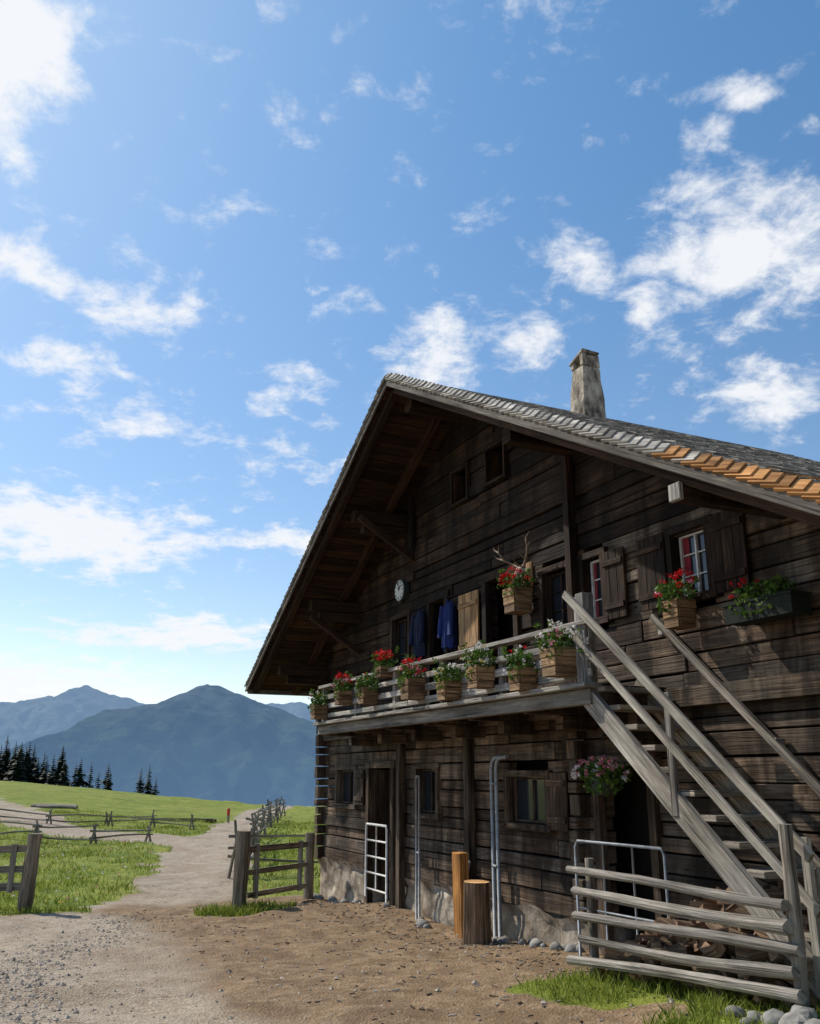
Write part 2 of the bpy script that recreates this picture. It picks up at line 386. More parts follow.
mountain('far_mountain_range',10500,4500,[(-10000,500),(-7500,700),(-5200,760),(-4400,760),(-4000,850),(-3650,930),(-3450,850),(-3050,760),(-2700,600),(-2300,520),(-1900,640),(-1600,800),(-1300,780),(-1000,680),(0,450),(3000,700),(10000,600)],.66,(.225,.36,.56),floor=-500,x0=-10000,x1=10000,amp=340,sd=17,c1=(.03,.045,.045),c2=(.07,.09,.08),rock=(.17,.18,.17),jag=60)

# ------------------------------------------------------------------ distant conifers
mb=MB()
def conifer(mb,x,y,h):
    z0=tz(x,y)-.3;mb.tube([(x,y,z0),(x,y,z0+h)],[h*.02,h*.004],'bark',5)
    nl=int(h*5);wd_=U(.24,.36)
    for i in range(nl):
        t=(i+.5)/nl;zz=z0+h*(.03+.95*t);r=h*wd_*(1-t)**.8*U(.65,1.2)+.05
        for k in range(13):
            a=U(0,6.28);rr=r*U(.5,1.15);d=Vector((math.cos(a),math.sin(a),-.4))*rr*.5
            c=Vector((x,y,zz))+d
            mb.quad(c,d,Vector((-math.sin(a),math.cos(a),U(-.3,.3)))*rr*.36,'conif')
tl=[(-36.6,99,3.6),(-35.7,100,3.2),(-35.2,100,3.8),(-34.4,101,3.4),(-32.2,100,3.5),(-31.7,99,2.8),(-28.4,99,3.3),(-27.8,100,3.7),(-27.3,101,2.6),(-33.5,101,2.5),(-37.4,98,3.8),(-37.0,101,3.0)]
for i in range(62): tl.append((U(-54,-38.0),U(95,104),U(3.4,5.6)))
for px,yy,h in tl: conifer(mb,px,yy,h)
mb.obj('conifer_treeline',local=False)

# ------------------------------------------------------------------ farmhouse
house=bpy.data.objects.new('timber_farmhouse',None);scene.collection.objects.link(house);house.matrix_world=ROT
SA,ZA,KL,KR=-10.29,5.265,.558,.538
S0,S1=-15.87,-3.1; D0=5.7; DV=4.5; DB=11.6
SL,SR=-16.78,-2.2
def rz(s): return ZA-(KL*(SA-s) if s<SA else KR*(s-SA))
openings=[(-10.68,-10.26,3.62,4.08),(-9.70,-9.28,3.65,4.11),(-12.72,-12.15,1.5,2.3),(-11.38,-10.92,.78,2.35),(-9.78,-9.12,.78,2.35),
 (-8.5,-8.02,1.55,2.2),(-7.72,-7.42,1.55,2.2),(-6.34,-5.9,1.55,2.15),(-15.0,-14.2,-.46,.08),(-13.55,-12.7,-1.9,.1),(-11.86,-11.26,-.5,.08),(-9.41,-8.62,-.52,-.02),(-7.65,-6.9,-1.8,.08)]
wl=MB();z=-1.40
while z<ZA:
    h=U(.12,.22);z1=z+h
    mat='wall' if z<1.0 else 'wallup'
    a,b_=S0,S1
    lim=z1+.16-.12
    sl=SA-(ZA-lim)/KL; sr=SA+(ZA-lim)/KR
    a=max(a,sl);b_=min(b_,sr)
    if b_-a>.15:
        segs=[(a,b_)]
        for (o0,o1,p0,p1) in openings:
            if z1>p0+.03 and z<p1-.03:
                ns=[]
                for q0,q1 in segs:
                    if o1<=q0 or o0>=q1: ns.append((q0,q1))
                    else:
                        if o0>q0: ns.append((q0,o0))
                        if o1<q1: ns.append((o1,q1))
                segs=ns
        for q0,q1 in segs:
            q=q0
            while q<q1-.01:
                l=U(1.8,5.0); e=min(q+l,q1)
                if q1-e<.6: e=q1
                pr=U(-.026,.026);zz0,zz1=z+U(.002,.012),z1-U(.002,.012)
                mid=(q+e)/2
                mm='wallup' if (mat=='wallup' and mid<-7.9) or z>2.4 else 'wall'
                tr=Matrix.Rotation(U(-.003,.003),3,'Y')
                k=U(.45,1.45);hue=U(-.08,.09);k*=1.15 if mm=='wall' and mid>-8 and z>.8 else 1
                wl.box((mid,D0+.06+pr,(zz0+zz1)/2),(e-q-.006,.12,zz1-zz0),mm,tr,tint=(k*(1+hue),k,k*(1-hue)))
                q=e
        for sc in (S0+.1,-7.98):
            if sc>a and sc<b_ and R()<.9 and z<.5 or (sc==S0+.1 and a<=S0):
                wl.box((sc+U(-.015,.015),D0-.05+U(-.02,.03),(z+z1)/2),(U(.13,.17),.16,h-.02),mat,tv=.4)
    z=z1
wl.obj('front_wall_timbers',house,bevel=.007)
sh=MB()
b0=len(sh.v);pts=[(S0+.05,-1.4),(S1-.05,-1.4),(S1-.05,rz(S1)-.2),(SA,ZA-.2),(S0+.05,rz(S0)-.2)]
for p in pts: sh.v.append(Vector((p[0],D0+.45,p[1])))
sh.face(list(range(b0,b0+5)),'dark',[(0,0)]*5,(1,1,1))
b0=len(sh.v)
for p in pts: sh.v.append(Vector((p[0],DB-.6,p[1])))
sh.face(list(range(b0,b0+5))[::-1],'wall',[(p[0]*1.0,p[1]) for p in pts][::-1],(1,1,1))
z=-1.4
while z<rz(S0)-.35:
    for sx in (S0+.06,S1-.06): sh.box((sx,(D0+DB-.6)/2+.07,z+.1),(.12,DB-.6-D0-.12,.19),'wall')
    z+=.2
sh.obj('side_and_rear_walls',house)
# stone base
st=MB()
for (q0,q1) in [(S0-.03,-13.57),(-12.68,-7.67),(-6.88,S1+.03)]:
    nn=int((q1-q0)/.09)+1;rows=12;base=len(st.v)
    for j in range(rows):
        for i in range(nn+1):
            s_=q0+(q1-q0)*i/nn;zz=-2.6+(1.22)*j/(rows-1)
            off=float(fbm(s_*3,zz*4,4,5)-.45)*.18+(.02 if j==rows-1 else -.04)
            st.v.append(Vector((s_,D0-off*.8-.01+(.0 if 0<i<nn else .03),zz+(float(vnoise(s_*2,1,3))-.5)*.09)))
    for j in range(rows-1):
        for i in range(nn):
            p=base+j*(nn+1)+i;st.face([p,p+1,p+nn+2,p+nn+1],'base',[(0,0)]*4,(1,1,1))
    st.box(((q0+q1)/2,D0+.19,-2.0),(q1-q0,.3,1.2),'base')
for yy in (S0+.1,S1-.1): st.box((yy,(D0+DB)/2-.1,-2.0),(.24,DB-D0-1.0,1.2),'base')
st.obj('stone_base',house,smooth=True)
# roof
rf=MB();un=MB()
for side in (-1,1):
    k=KL if side<0 else KR
    al=math.atan(k);dv=Vector((side*math.cos(al),0,-math.sin(al)));nv=Vector((side*math.sin(al),0,math.cos(al)))
    send=SL if side<0 else SR;Ls=abs(send-SA)/math.cos(al)
    ridge=Vector((SA,0,ZA))
    q=0
    while q<Ls-.05:
        w=U(.14,.22);w=min(w,Ls-q);c=ridge+dv*(q+w/2)-nv*.125
        rm=Matrix((dv,Vector((0,1,0)),dv.cross(Vector((0,1,0))))).transposed()
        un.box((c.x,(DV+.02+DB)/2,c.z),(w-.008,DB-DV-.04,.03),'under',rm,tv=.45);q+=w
    d=DV+.12
    while d<DB:
        p0=ridge+dv*.02-nv*.2;p1=ridge+dv*(Ls-.06)-nv*.2
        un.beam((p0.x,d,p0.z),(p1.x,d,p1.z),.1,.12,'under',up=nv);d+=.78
    for qq in ((Ls*.33,Ls*.62,Ls*.87) if side<0 else (Ls*.33,)):
        c=ridge+dv*qq-nv*.35
        un.box((c.x,(DV+.3+DB-.2)/2,c.z),(.17,DB-.5-DV,.18),'under')
        if side<0:
            un.beam((c.x,D0-.75,c.z-.17),(c.x,D0+.1,c.z-.17),.14,.14,'under')
    if side>0:
        c=ridge+dv*6.2-nv*.33;un.box((c.x,(DV+.06+DB-.2)/2,c.z),(.12,DB-.26-DV,.13),'wallup');un.box((c.x,DV+.045,c.z),(.125,.04,.135),'grey')
        c=ridge+dv*(Ls*.93)-nv*.33;un.box((c.x,(DV+.3+DB-.2)/2,c.z),(.16,DB-.5-DV,.16),'under')
    # barge boards
    p0=ridge-nv*.135;p1=ridge+dv*Ls-nv*.135
    un.beam((p0.x,DV-.02,p0.z),(p1.x,DV-.02,p1.z),.03,.10,'grey',up=nv,tint=(.42,.39,.36))
    # verge shingles: overlapping scales turned outwards
    q=.08
    while q<Ls:
        c=ridge+dv*q-nv*.05
        tl_=.2;ax=(dv*math.cos(tl_)+nv*math.sin(tl_));nn_=(nv*math.cos(tl_)-dv*math.sin(tl_))
        ro=math.radians(48);yy=(Vector((0,1,0))*math.cos(ro)+nn_*math.sin(ro));zz_=ax.cross(yy)
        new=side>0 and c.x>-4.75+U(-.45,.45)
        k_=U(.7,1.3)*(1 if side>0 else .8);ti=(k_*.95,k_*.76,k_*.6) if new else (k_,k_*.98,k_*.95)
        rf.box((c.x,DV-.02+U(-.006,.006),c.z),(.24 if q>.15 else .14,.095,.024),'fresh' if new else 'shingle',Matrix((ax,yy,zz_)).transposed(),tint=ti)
        q+=.115
    # shingles
    ex=.19;rows=int(Ls/ex)+1
    tilt=math.radians(3.2)
    dvt=(dv*math.cos(tilt)+nv*math.sin(tilt));nvt=(nv*math.cos(tilt)-dv*math.sin(tilt))
    for r in range(rows):
        q=(r+1)*ex;d=DV+.0
        top=max(0.0,q-.41)+ (0.01 if q<.41 else U(-.01,.01));bot=q+.01;ln=bot-top
        while d<DB:
            w=U(.09,.19)
            c=ridge+dv*((top+bot)/2)-nv*(.06 if q>.41 else .055)
            s_=c.x;rm=Matrix((dvt,Vector((0,1,0)),dvt.cross(Vector((0,1,0))))).transposed()@Matrix.Rotation(U(-.025,.025),3,'X')@Matrix.Rotation(U(-.03,.02),3,'Y')
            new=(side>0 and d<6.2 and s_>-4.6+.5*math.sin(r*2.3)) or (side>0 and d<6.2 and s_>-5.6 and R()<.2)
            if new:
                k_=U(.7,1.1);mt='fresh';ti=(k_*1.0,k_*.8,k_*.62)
            else:
                mt='shingle';k_=U(.55,1.35);ti=(k_,k_*.98,k_*.95)
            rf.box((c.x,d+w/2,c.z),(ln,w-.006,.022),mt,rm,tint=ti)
            d+=w
    c=ridge+dv*(Ls+.02)-nv*.14;un.box((c.x,(DV+DB)/2,c.z),(.03,DB-DV,.14),'grey',Matrix((dv,Vector((0,1,0)),dv.cross(Vector((0,1,0))))).transposed())
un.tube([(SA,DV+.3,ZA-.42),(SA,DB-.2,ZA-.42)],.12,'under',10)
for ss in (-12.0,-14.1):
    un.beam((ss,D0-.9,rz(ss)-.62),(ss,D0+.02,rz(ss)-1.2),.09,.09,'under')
un.obj('roof_timbers',house,bevel=.006)
rf.obj('roof_shingles',house)
# chimney
ch=MB()
cs,cd=-10.02,7.6
b0=len(ch.v);lv=[(4.4,.205),(4.9,.205),(5.1,.20),(5.3,.19),(5.45,.188),(5.6,.172),(5.75,.162),(5.8,.155)]
for i,(zz,r) in enumerate(lv):
    for q in range(16):
        an=q*math.pi/8;mx=max(abs(math.cos(an)),abs(math.sin(an)));rr=r/mx*(.93 if abs(mx-.7071)<.02 else 1)*U(.96,1.04)
        ch.v.append(Vector((cs+math.cos(an)*rr,cd+math.sin(an)*rr,zz)))
for i in range(len(lv)-1):
    for j in range(16):
        k=(j+1)%16;ch.face([b0+i*16+j,b0+i*16+k,b0+i*16+16+k,b0+i*16+16+j],'chim',[(0,0)]*4,(1,1,1))
ch.face([b0+16*7+j for j in range(16)],'dark',[(0,0)]*16,(1,1,1))
for a,b_,hh in ((-1,-1,.11),(1,-1,.2),(1,1,.2),(-1,1,.11)): ch.box((cs+a*.115,cd+b_*.115,5.80+hh/2),(.08,.08,hh),'chim',jit=.01)
ch.box((cs+.12,cd,5.89),(.07,.17,.19),'chim',jit=.008)
ch.box((cs-.0,cd,5.97),(.35,.34,.055),'chim',Matrix.Rotation(-.36,3,'Y'),jit=.022)
ch.obj('chimney',house,bevel=.015)
# windows, doors, trims
wd=MB()
def window(s0,s1,z0,z1,mat='wallup',glass=True,mull=(1,2),sash='white',curtain=None,fw=.07,deep=.07):
    w=s1-s0;h=z1-z0;cs=(s0+s1)/2;cz=(z0+z1)/2
    wd.box((cs,D0-.012,z1+fw/2),(w+2*fw+.05,.07,fw),mat);wd.box((cs,D0-.02,z0-fw/2),(w+2*fw+.08,.09,fw),mat)
    for x in (s0-fw/2,s1+fw/2): wd.box((x,D0-.012,cz),(fw,.066,h-.004),mat)
    for x in (s0+.0,s1-.0): wd.box((x,D0+.1,cz),(.02,.18,h),mat)
    if glass:
        wd.box((cs,D0+deep+.02,cz),(w,.008,h),'glass',tint=(1,1,1))
        t=.025
        for x in (s0+.022,s1-.022): wd.box((x,D0+deep,cz),(t,.03,h-.02),sash)
        for zz in (z0+.02,z1-.02): wd.box((cs,D0+deep-.002,zz),(w-.07,.028,t),sash)
        for i in range(1,mull[0]+1): wd.box((s0+w*i/(mull[0]+1),D0+deep-.001,cz),(.022,.03,h-.07),sash)
        for i in range(1,mull[1]+1): wd.box((cs,D0+deep+.003,z0+h*i/(mull[1]+1)),(w-.08,.02,.012),sash)
    if curtain:
        for x in (s0+w*.16,s1-w*.16): wd.box((x,D0+deep+.012,cz),(w*.2,.004,h-.05),curtain)
def door_frame(s0,s1,z0,z1,mat='wall'):
    fw=.1;cz=(z0+z1)/2
    wd.box(((s0+s1)/2,D0-.02,z1+fw/2),(s1-s0+2*fw+.06,.09,fw),mat)
    for x in (s0-fw/2+.01,s1+fw/2-.01): wd.box((x,D0-.018,cz),(fw,.085,z1-z0-.004),mat)
window(*openings[0],glass=False,fw=.04);window(*openings[1],glass=False,fw=.04)
window(*openings[2],sash='wallup');door_frame(*openings[3],mat='wallup');door_frame(*openings[4],mat='wallup')
window(*openings[5],sash='wallup');window(*openings[6],mull=(0,2),sash='white',curtain='redcloth');window(*openings[7],mull=(1,2),curtain='redcloth')
window(*openings[8],mat='wall',glass=True,sash='wall',mull=(1,0));door_frame(*openings[9]);window(*openings[10],mat='wall',glass=True,sash='wall',mull=(1,0))
window(*openings[11],mat='wall',sash='wall',mull=(1,0));door_frame(*openings[12])
wd.box((-9.2,D0+.05,1.9),(.1,.02,.7),'redcloth')
def shutter(s0,s1,z0,z1,mat,d=D0-.045,nb=3,batt=True,tint=None):
    w=(s1-s0)/nb
    for i in range(nb): wd.box((s0+w*(i+.5),d,(z0+z1)/2),(w-.006,.025,z1-z0),mat,tv=.15,tint=tint)
    if batt:
        for zz in (z0+(z1-z0)*.18,z0+(z1-z0)*.82): wd.box(((s0+s1)/2,d-.022,zz),(s1-s0-.03,.02,.06),mat,tint=tint)
shutter(-10.50,-9.98,1.45,2.3,'planter',tint=(1.5,1.4,1.25))
shutter(-6.82,-6.42,1.5,2.2,'wallup');shutter(-5.82,-5.42,1.5,2.2,'wallup');shutter(-7.36,-7.02,1.5,2.2,'wallup')
shutter(-8.56,-8.2,-.56,0.02,'wall',tint=(1.6,1.5,1.4))
shutter(-14.14,-13.78,-.46,.08,'wall')
wd.box((-13.50,D0+.23,-.8),(.05,.4,1.75),'wall');wd.box((-6.97,D0+.23,-.75),(.05,.4,1.6),'wall')
wd.box((-7.87,D0-.07,2.1),(.1,.1,2.65),'wallup');wd.box((-12.0,D0-.04,3.6),(.1,.06,.9),'wallup')
wd.box((-4.3,D0-.05,.1),(.12,.09,3.0),'wall')
wd.box((-10.3,D0-.05,-.65),(.12,.1,2.3),'wall');wd.box((-12.35,D0-.05,-.65),(.12,.1,2.3),'wall')
for k in range(5): wd.box((-5.0+U(-.1,.1),D0-.03,-.2-.14*k),(.5+U(-.1,.1),.03,.12),'wall')
wd.box(((S0+S1)/2,D0-.03,.66),(S1-S0,.1,.17),'wall')
wd.obj('windows_and_doors',house,bevel=.004)
# balcony
bl=MB();BF=4.85;B0,B1=-13.6,-6.55
bl.box(((B0+B1)/2,BF+.01,.66),(B1-B0,.11,.13),'grey',tint=(.6,.58,.55))
bl.box(((B0+B1)/2,BF-.02,.755),(B1-B0+.06,.2,.045),'grey',tint=(.9,.88,.85))
d=BF+.11
while d<D0-.1:
    bl.box(((B0+B1)/2,d+.07,.75),(B1-B0,.135,.035),'wall');d+=.142
x=B0+.15
while x<B1:
    bl.box((x,(BF+.06+D0)/2,.645),(.12,D0-BF-.06,.14),'wall')
    bl.box((x,D0-.2,.50),(.13,.42,.13),'wall')
    x+=1.14
for k in range(3):
    bl.box((-6.75,D0-.12-.13*k*.6,.50-.13*(2-k)),(.14,.28+.16*k,.125),'wall')
px=[B0+.05,-12.2,-10.85,-9.5,-8.15,B1-.08]
for x in px: bl.box((x,BF+.045,1.0),(.075,.07,.66),'grey')
for zz,hh in ((.87,.075),(1.01,.075),(1.15,.075)):
    q=B0
    while q<B1-.05:
        e=min(q+U(2.2,3.4),B1)
        if B1-e<.7:e=B1
        bl.box(((q+e)/2,BF-.005+U(-.004,.004),zz+U(-.008,.008)),(e-q-.01,.028,hh*U(.85,1.1)),'grey',Matrix.Rotation(U(-.004,.004),3,'Y'));q=e
    bl.box((B0+.02,(BF+.05+D0)/2,zz),(.028,D0-BF-.1,hh),'grey')
bl.box(((B0+B1)/2,BF+.02,1.315),(B1-B0+.05,.14,.045),'grey',tint=(1.05,1.03,1.0))
bl.box((B0+.02,(BF+D0)/2+.05,1.315),(.12,D0-BF-.12,.04),'grey')
bl.box((-6.66,BF+.03,1.16),(.12,.12,.86),'grey')
bl.obj('balcony',house,bevel=.006)

# ------------------------------------------------------------------ staircase
sc=MB();SK=.845;run=2.42
def sp_(s,d,dz): return Vector((s,d,.66-SK*(s+6.62)+dz))
sc.beam(sp_(-6.75,4.86,-.02),sp_(-4.15,4.86,-.02),.055,.18,'stair',tint=(1.2,1.18,1.15))
sc.beam(sp_(-6.70,5.46,.10),sp_(-4.15,5.46,.10),.055,.2,'stair',tint=(1.0,.95,.88))
nst=12
for i in range(nst):
    s_=-6.68+(i+.6)*run/nst
    zt=.70-SK*(s_+6.62)+.07
    sc.box((s_,5.16,zt),(.24,.56,.045),'stair',tint=(.95,.9,.83),tv=.2)
for d,off,w in ((4.80,.76,.075),(4.815,.44,.065)):
    sc.beam(sp_(-6.85,d,off),sp_(-4.35,d,off),.035,w,'stair',tint=(1.2,1.18,1.13))
for s_ in (-6.72,-5.60,-4.42):
    b_=sp_(s_,4.84,0);sc.box((s_,4.842,b_.z+.36),(.065,.04,.92),'stair')
sc.beam(sp_(-6.6,5.60,.78),sp_(-4.2,5.60,.62),.045,.065,'stair',tint=(.95,.92,.88))
for s_ in (-6.5,-5.3,-4.4): sc.box((s_,5.64,sp_(s_,0,.7).z),(.06,.1,.06),'stair')
sc.box((-6.62,5.2,.70),(.12,.66,.1),'stair')
sc.obj('wooden_staircase',bevel=.005)

# ------------------------------------------------------------------ fence by the stairs
fn=MB();FD=4.62
for i,(zl,zr) in enumerate([(-.74,-.77),(-.92,-.90),(-1.10,-1.02),(-1.27,-1.14),(-1.43,-1.26)]):
    k_=U(.7,1.05)
    fn.log((-6.66+U(-.07,.06),FD+(.02 if i%2 else -.02),zl+U(-.015,.015)),(-4.40+U(-.05,.06),FD+U(-.02,.02),zr),U(.028,.036),U(.034,.043),'grey',n=9,bow=.022,wob=.2,seg=10,tint=(k_,k_*.96,k_*.91))
fn.log((-6.55,FD+.09,-1.8),(-6.55,FD+.09,-.66),.04,.035,'fence')
fn.log((-4.46,FD+.08,-1.7),(-4.44,FD+.08,-.30),.05,.043,'fence')
fn.log((-4.3,FD+.2,-1.7),(-4.3,FD+.2,-.55),.045,.04,'fence')
fn.obj('split_rail_fence')
def rock(mb,c,r,mat='stone',sd=0,n=7,fl=.7):
    b0=len(mb.v)
    for i in range(n+1):
        th=math.pi*i/n
        for j in range(n*2):
            ph=math.pi*j/n
            v=Vector((math.sin(th)*math.cos(ph),math.sin(th)*math.sin(ph),math.cos(th)*fl))
            k=r*(.7+.6*float(vnoise(v.x*1.9+sd,v.y*1.9+v.z*2.1+sd,sd)))
            mb.v.append(Vector(c)+v*k)
    for i in range(n):
        for j in range(n*2):
            k=(j+1)%(n*2);mb.face([b0+i*2*n+j,b0+(i+1)*2*n+j,b0+(i+1)*2*n+k,b0+i*2*n+k],mat,[(0,0)]*4,(1,1,1))
bo=MB();rock(bo,(-4.22,4.42,-1.38),.12,sd=3);bo.obj('boulder')

# ------------------------------------------------------------------ firewood
fw=MB()
for i in range(460):
    s_=U(-6.5,-4.35);d=U(4.78,5.6)
    hmax=(.5*(1-abs((s_+5.1)/1.6)**2)+.08)*(.5+.7*min(1,(d-4.78)/.5))
    zz=np.interp(s_,[-6.6,-4.4],[-1.6,-1.38])+.02+hmax*U(.0,1)**.6
    a=U(-.9,.9)+(math.pi/2 if R()<.35 else 0);l=U(.11,.2);dr=Vector((math.cos(a),math.sin(a)*.8,U(-.4,.4)))*l
    c=Vector((s_,min(d,5.45),zz));split=R()<.7;k_=U(.6,1.4)
    fw.tube([c-dr,c+dr],U(.03,.06),'split' if split else 'bark',3 if split and R()<.6 else (4 if split else 7),capmat='split',wob=.2,tint=(k_,k_*.97,k_*.93))
fw.obj('firewood_pile')

# ------------------------------------------------------------------ metal gates and pipes
def gate(name,s0,s1,d0,d1,z0,z1,bars,mat='metalp',r=.018,vert=1):
    g=MB();p=lambda t,z:(s0+(s1-s0)*t,d0+(d1-d0)*t,z)
    g.tube([p(0,z0),p(0,z1-.05),p(.03,z1),p(.97,z1),p(1,z1-.05),p(1,z0)],r,mat,8)
    for i in range(bars):
        zz=z0+.12+(z1-z0-.12)*i/bars;g.tube([p(0,zz),p(1,zz)],r*.8,mat,7)
    for i in range(vert): t=(i+1)/(vert+1);g.tube([p(t,z0+.12),p(t,z1)],r*.75,mat,7)
    g.obj(name,smooth=True)
gate('metal_stall_gate',-13.5,-12.72,5.6,5.6,-1.75,-.72,4,'white',.018,1)
gate('metal_stall_gate',-7.3,-6.2,5.1,5.2,-1.55,-.58,3,'metalp',.013,2)
pp=MB()
for ds in (0,.11):
    pp.tube([(-9.62+ds,5.58,-1.85),(-9.62+ds,5.58,.06),(-9.60+ds,5.58,.14),(-9.54+ds,5.58,.19),(-9.4+ds,5.6,.2)],.023,'metalp',9)
for zz in (-.1,-1.0): pp.tube([(-9.62,5.56,zz),(-9.51,5.56,zz)],.015,'metalp',6)
pp.obj('water_pipe',smooth=True)
pp=MB()
for x in (-11.62,-11.53): pp.tube([(x,5.55,-1.85),(x,5.55,-.02)],.016,'metalp',8)
pp.tube([(-11.62,5.55,-.02),(-11.53,5.55,-.02)],.016,'metalp',8);pp.tube([(-11.62,5.55,-1.0),(-11.53,5.55,-1.0)],.014,'metalp',8)
pp.obj('tethering_rail',smooth=True)
lg=MB();lg.tube([(-9.45,5.25,-1.9),(-9.45,5.25,-1.78),(-9.45,5.25,-1.5),(-9.44,5.25,-1.14)],[.19,.165,.15,.145],'bark',14,capmat='fresh',wob=.07,tint=(1.6,1.5,1.4));lg.obj('chopping_block')
lb=MB();lb.box((-10.12,5.42,-1.38),(.2,.12,.98),'fresh',Matrix.Rotation(.02,3,'X'),tint=(.95,.7,.42));lb.beam((-10.32,5.46,-1.85),(-10.27,5.62,-1.0),.1,.03,'grey')
lb.obj('timber_block',bevel=.008)

# ------------------------------------------------------------------ planters
def planter(s_,z,kind,d=4.72,w=.2,h=.21,name='flower_planter'):
    p=MB();t=.02
    base=U(.85,1.3)
    for i in range(3):
        zz=z-h/2+h*(i+.5)/3;hh=h/3-.005;ww=w*(.9+.1*(i/2))
        k_=base*U(.85,1.15);tt=(k_,k_,k_)
        p.box((s_,d-ww/2,zz),(ww,t,hh),'planter',tint=tt);p.box((s_,d+ww/2,zz),(ww,t,hh),'planter',tint=tt)
        p.box((s_-ww/2+.002,d,zz),(t,ww-t-.004,hh),'planter',tint=tt);p.box((s_+ww/2-.002,d,zz),(t,ww-t-.004,hh),'planter',tint=tt)
    p.box((s_,d,z-h/2+.02),(w*.85,w*.85,.02),'planter');p.box((s_,d,z+h/2-.03),(w*.88,w*.88,.02),'dark')
    top=z+h/2;q=U(.85,1.3)
    p.clump((s_+U(-.03,.03),d,top+.06),(w*.75*q,w*.7,.12*q),230,'leaf',.03)
    p.clump((s_+U(-.05,.05),d-.09,top-.03),(w*.6,w*.35,.1*q),80,'leaf',.026)
    for _ in range(10):
        a=U(0,6.28);c0=Vector((s_,d,top));c1=c0+Vector((math.cos(a)*w*U(.6,1.2),math.sin(a)*w*.8,U(-.05,.25)));p.tube([c0,c1],.003,'leaf',3);p.clump(c1,(.035,.03,.03),8,'leaf',.025)
    rr=(w*.85*q,w*.75,.15*q)
    if kind=='red': p.blooms((s_,d,top+.1),rr,22,'red')
    elif kind=='redp': p.blooms((s_,d,top+.1),rr,14,'red');p.blooms((s_,d,top+.03),rr,6,'pink')
    elif kind=='white': p.blooms((s_,d,top+.07),rr,22,'wpet',.028,10);p.blooms((s_,d,top+.05),rr,5,'ypet',.02,8)
    elif kind=='mix': p.blooms((s_,d,top+.07),rr,11,'wpet',.024,9);p.blooms((s_,d,top+.03),rr,9,'ypet',.02,8)
    elif kind=='few': p.blooms((s_,d,top+.07),rr,5,'wpet',.02,8);p.blooms((s_,d,top+.07),rr,3,'red',.022,9)
    elif kind=='pinkw': p.blooms((s_,d,top+.1),rr,14,'wpet',.03,10);p.blooms((s_,d,top+.05),rr,8,'pink',.03,10)
    p.obj(name)
for s_,z_,k,w_ in [(-13.33,.92,'few',.2),(-12.3,1.06,'redp',.19),(-11.39,1.02,'few',.2),(-9.97,.99,'redp',.23),(-9.03,.90,'mix',.2),(-8.31,.98,'white',.21),(-7.49,.88,'few',.2),(-6.87,.98,'pinkw',.235)]:
    planter(s_,z_,k,w=w_,h=w_*1.08)
planter(-11.0,1.30,'red',d=4.80,w=.2,h=.14)
planter(-8.78,1.93,'red',d=5.50,w=.24,h=.29)
planter(-6.12,1.36,'redp',d=5.50,w=.2,h=.25)
fb=MB()
M['boxgreen']=simple('flower_box_enamel',(.022,.026,.022),.9,0,.3,8,.1,.1)
fb.box((-5.14,5.5,1.24),(.68,.2,.15),'boxgreen',tint=(1,1,1));fb.box((-5.14,5.5,1.32),(.71,.22,.02),'boxgreen',tint=(1,1,1))
for x in (-5.4,-4.88): fb.box((x,5.62,1.2),(.03,.12,.06),'boxgreen',tint=(1,1,1))
fb.clump((-5.14,5.5,1.39),(.33,.13,.1),420,'leaf',.028);fb.blooms((-5.3,5.5,1.43),(.2,.12,.1),8,'red',.022,10);fb.clump((-5.14,5.4,1.27),(.3,.05,.09),110,'leaf',.025)
fb.obj('window_flower_box')
hb=MB()
hb.tube([(-7.2,5.4,-.18),(-7.2,5.4,-.12),(-7.2,5.4,-.02)],[.09,.13,.15],'iron',12)
for a in range(3):
    hb.tube([(-7.2+.14*math.cos(a*2.1),5.4+.14*math.sin(a*2.1),-.02),(-7.2,5.4,.36)],.004,'iron',4)
hb.tube([(-7.2,5.4,.36),(-7.2,5.7,.38)],.01,'iron',5)
hb.clump((-7.2,5.4,.02),(.32,.22,.12),560,'leaf',.028);hb.clump((-7.2,5.38,-.1),(.24,.16,.1),180,'leaf',.026)
hb.blooms((-7.2,5.38,.03),(.33,.24,.13),34,'pink',.024,9);hb.blooms((-7.2,5.38,.0),(.33,.24,.13),26,'wpet',.024,9)
hb.obj('hanging_flower_basket')

# ------------------------------------------------------------------ clock, antlers, jackets
ck=MB();c=(-12.35,5.66,2.71)
ck.tube([(c[0],5.70,c[2]),(c[0],5.62,c[2])],.18,'iron',28);ck.tube([(c[0],5.65,c[2]),(c[0],5.612,c[2])],.155,'white',28)
for i in range(12):
    a=i*math.pi/6;ck.box((c[0]+.13*math.sin(a),5.608,c[2]+.13*math.cos(a)),(.012,.006,.03),'iron',Matrix.Rotation(a,3,'Y'),tint=(1,1,1))
ck.beam((c[0],5.604,c[2]),(c[0]+.06,5.604,c[2]+.07),.006,.014,'iron');ck.beam((c[0],5.602,c[2]),(c[0]-.02,5.602,c[2]+.13),.006,.01,'iron')
ck.obj('wall_clock')
an=MB();s_=-8.8;zb=2.27
an.box((s_,5.66,zb-.02),(.2,.03,.3),'planter')
an.tube([(s_,5.62,zb+.05),(s_,5.56,zb+.02),(s_,5.5,zb-.06),(s_,5.47,zb-.16)],[.05,.06,.045,.025],'skull',10)
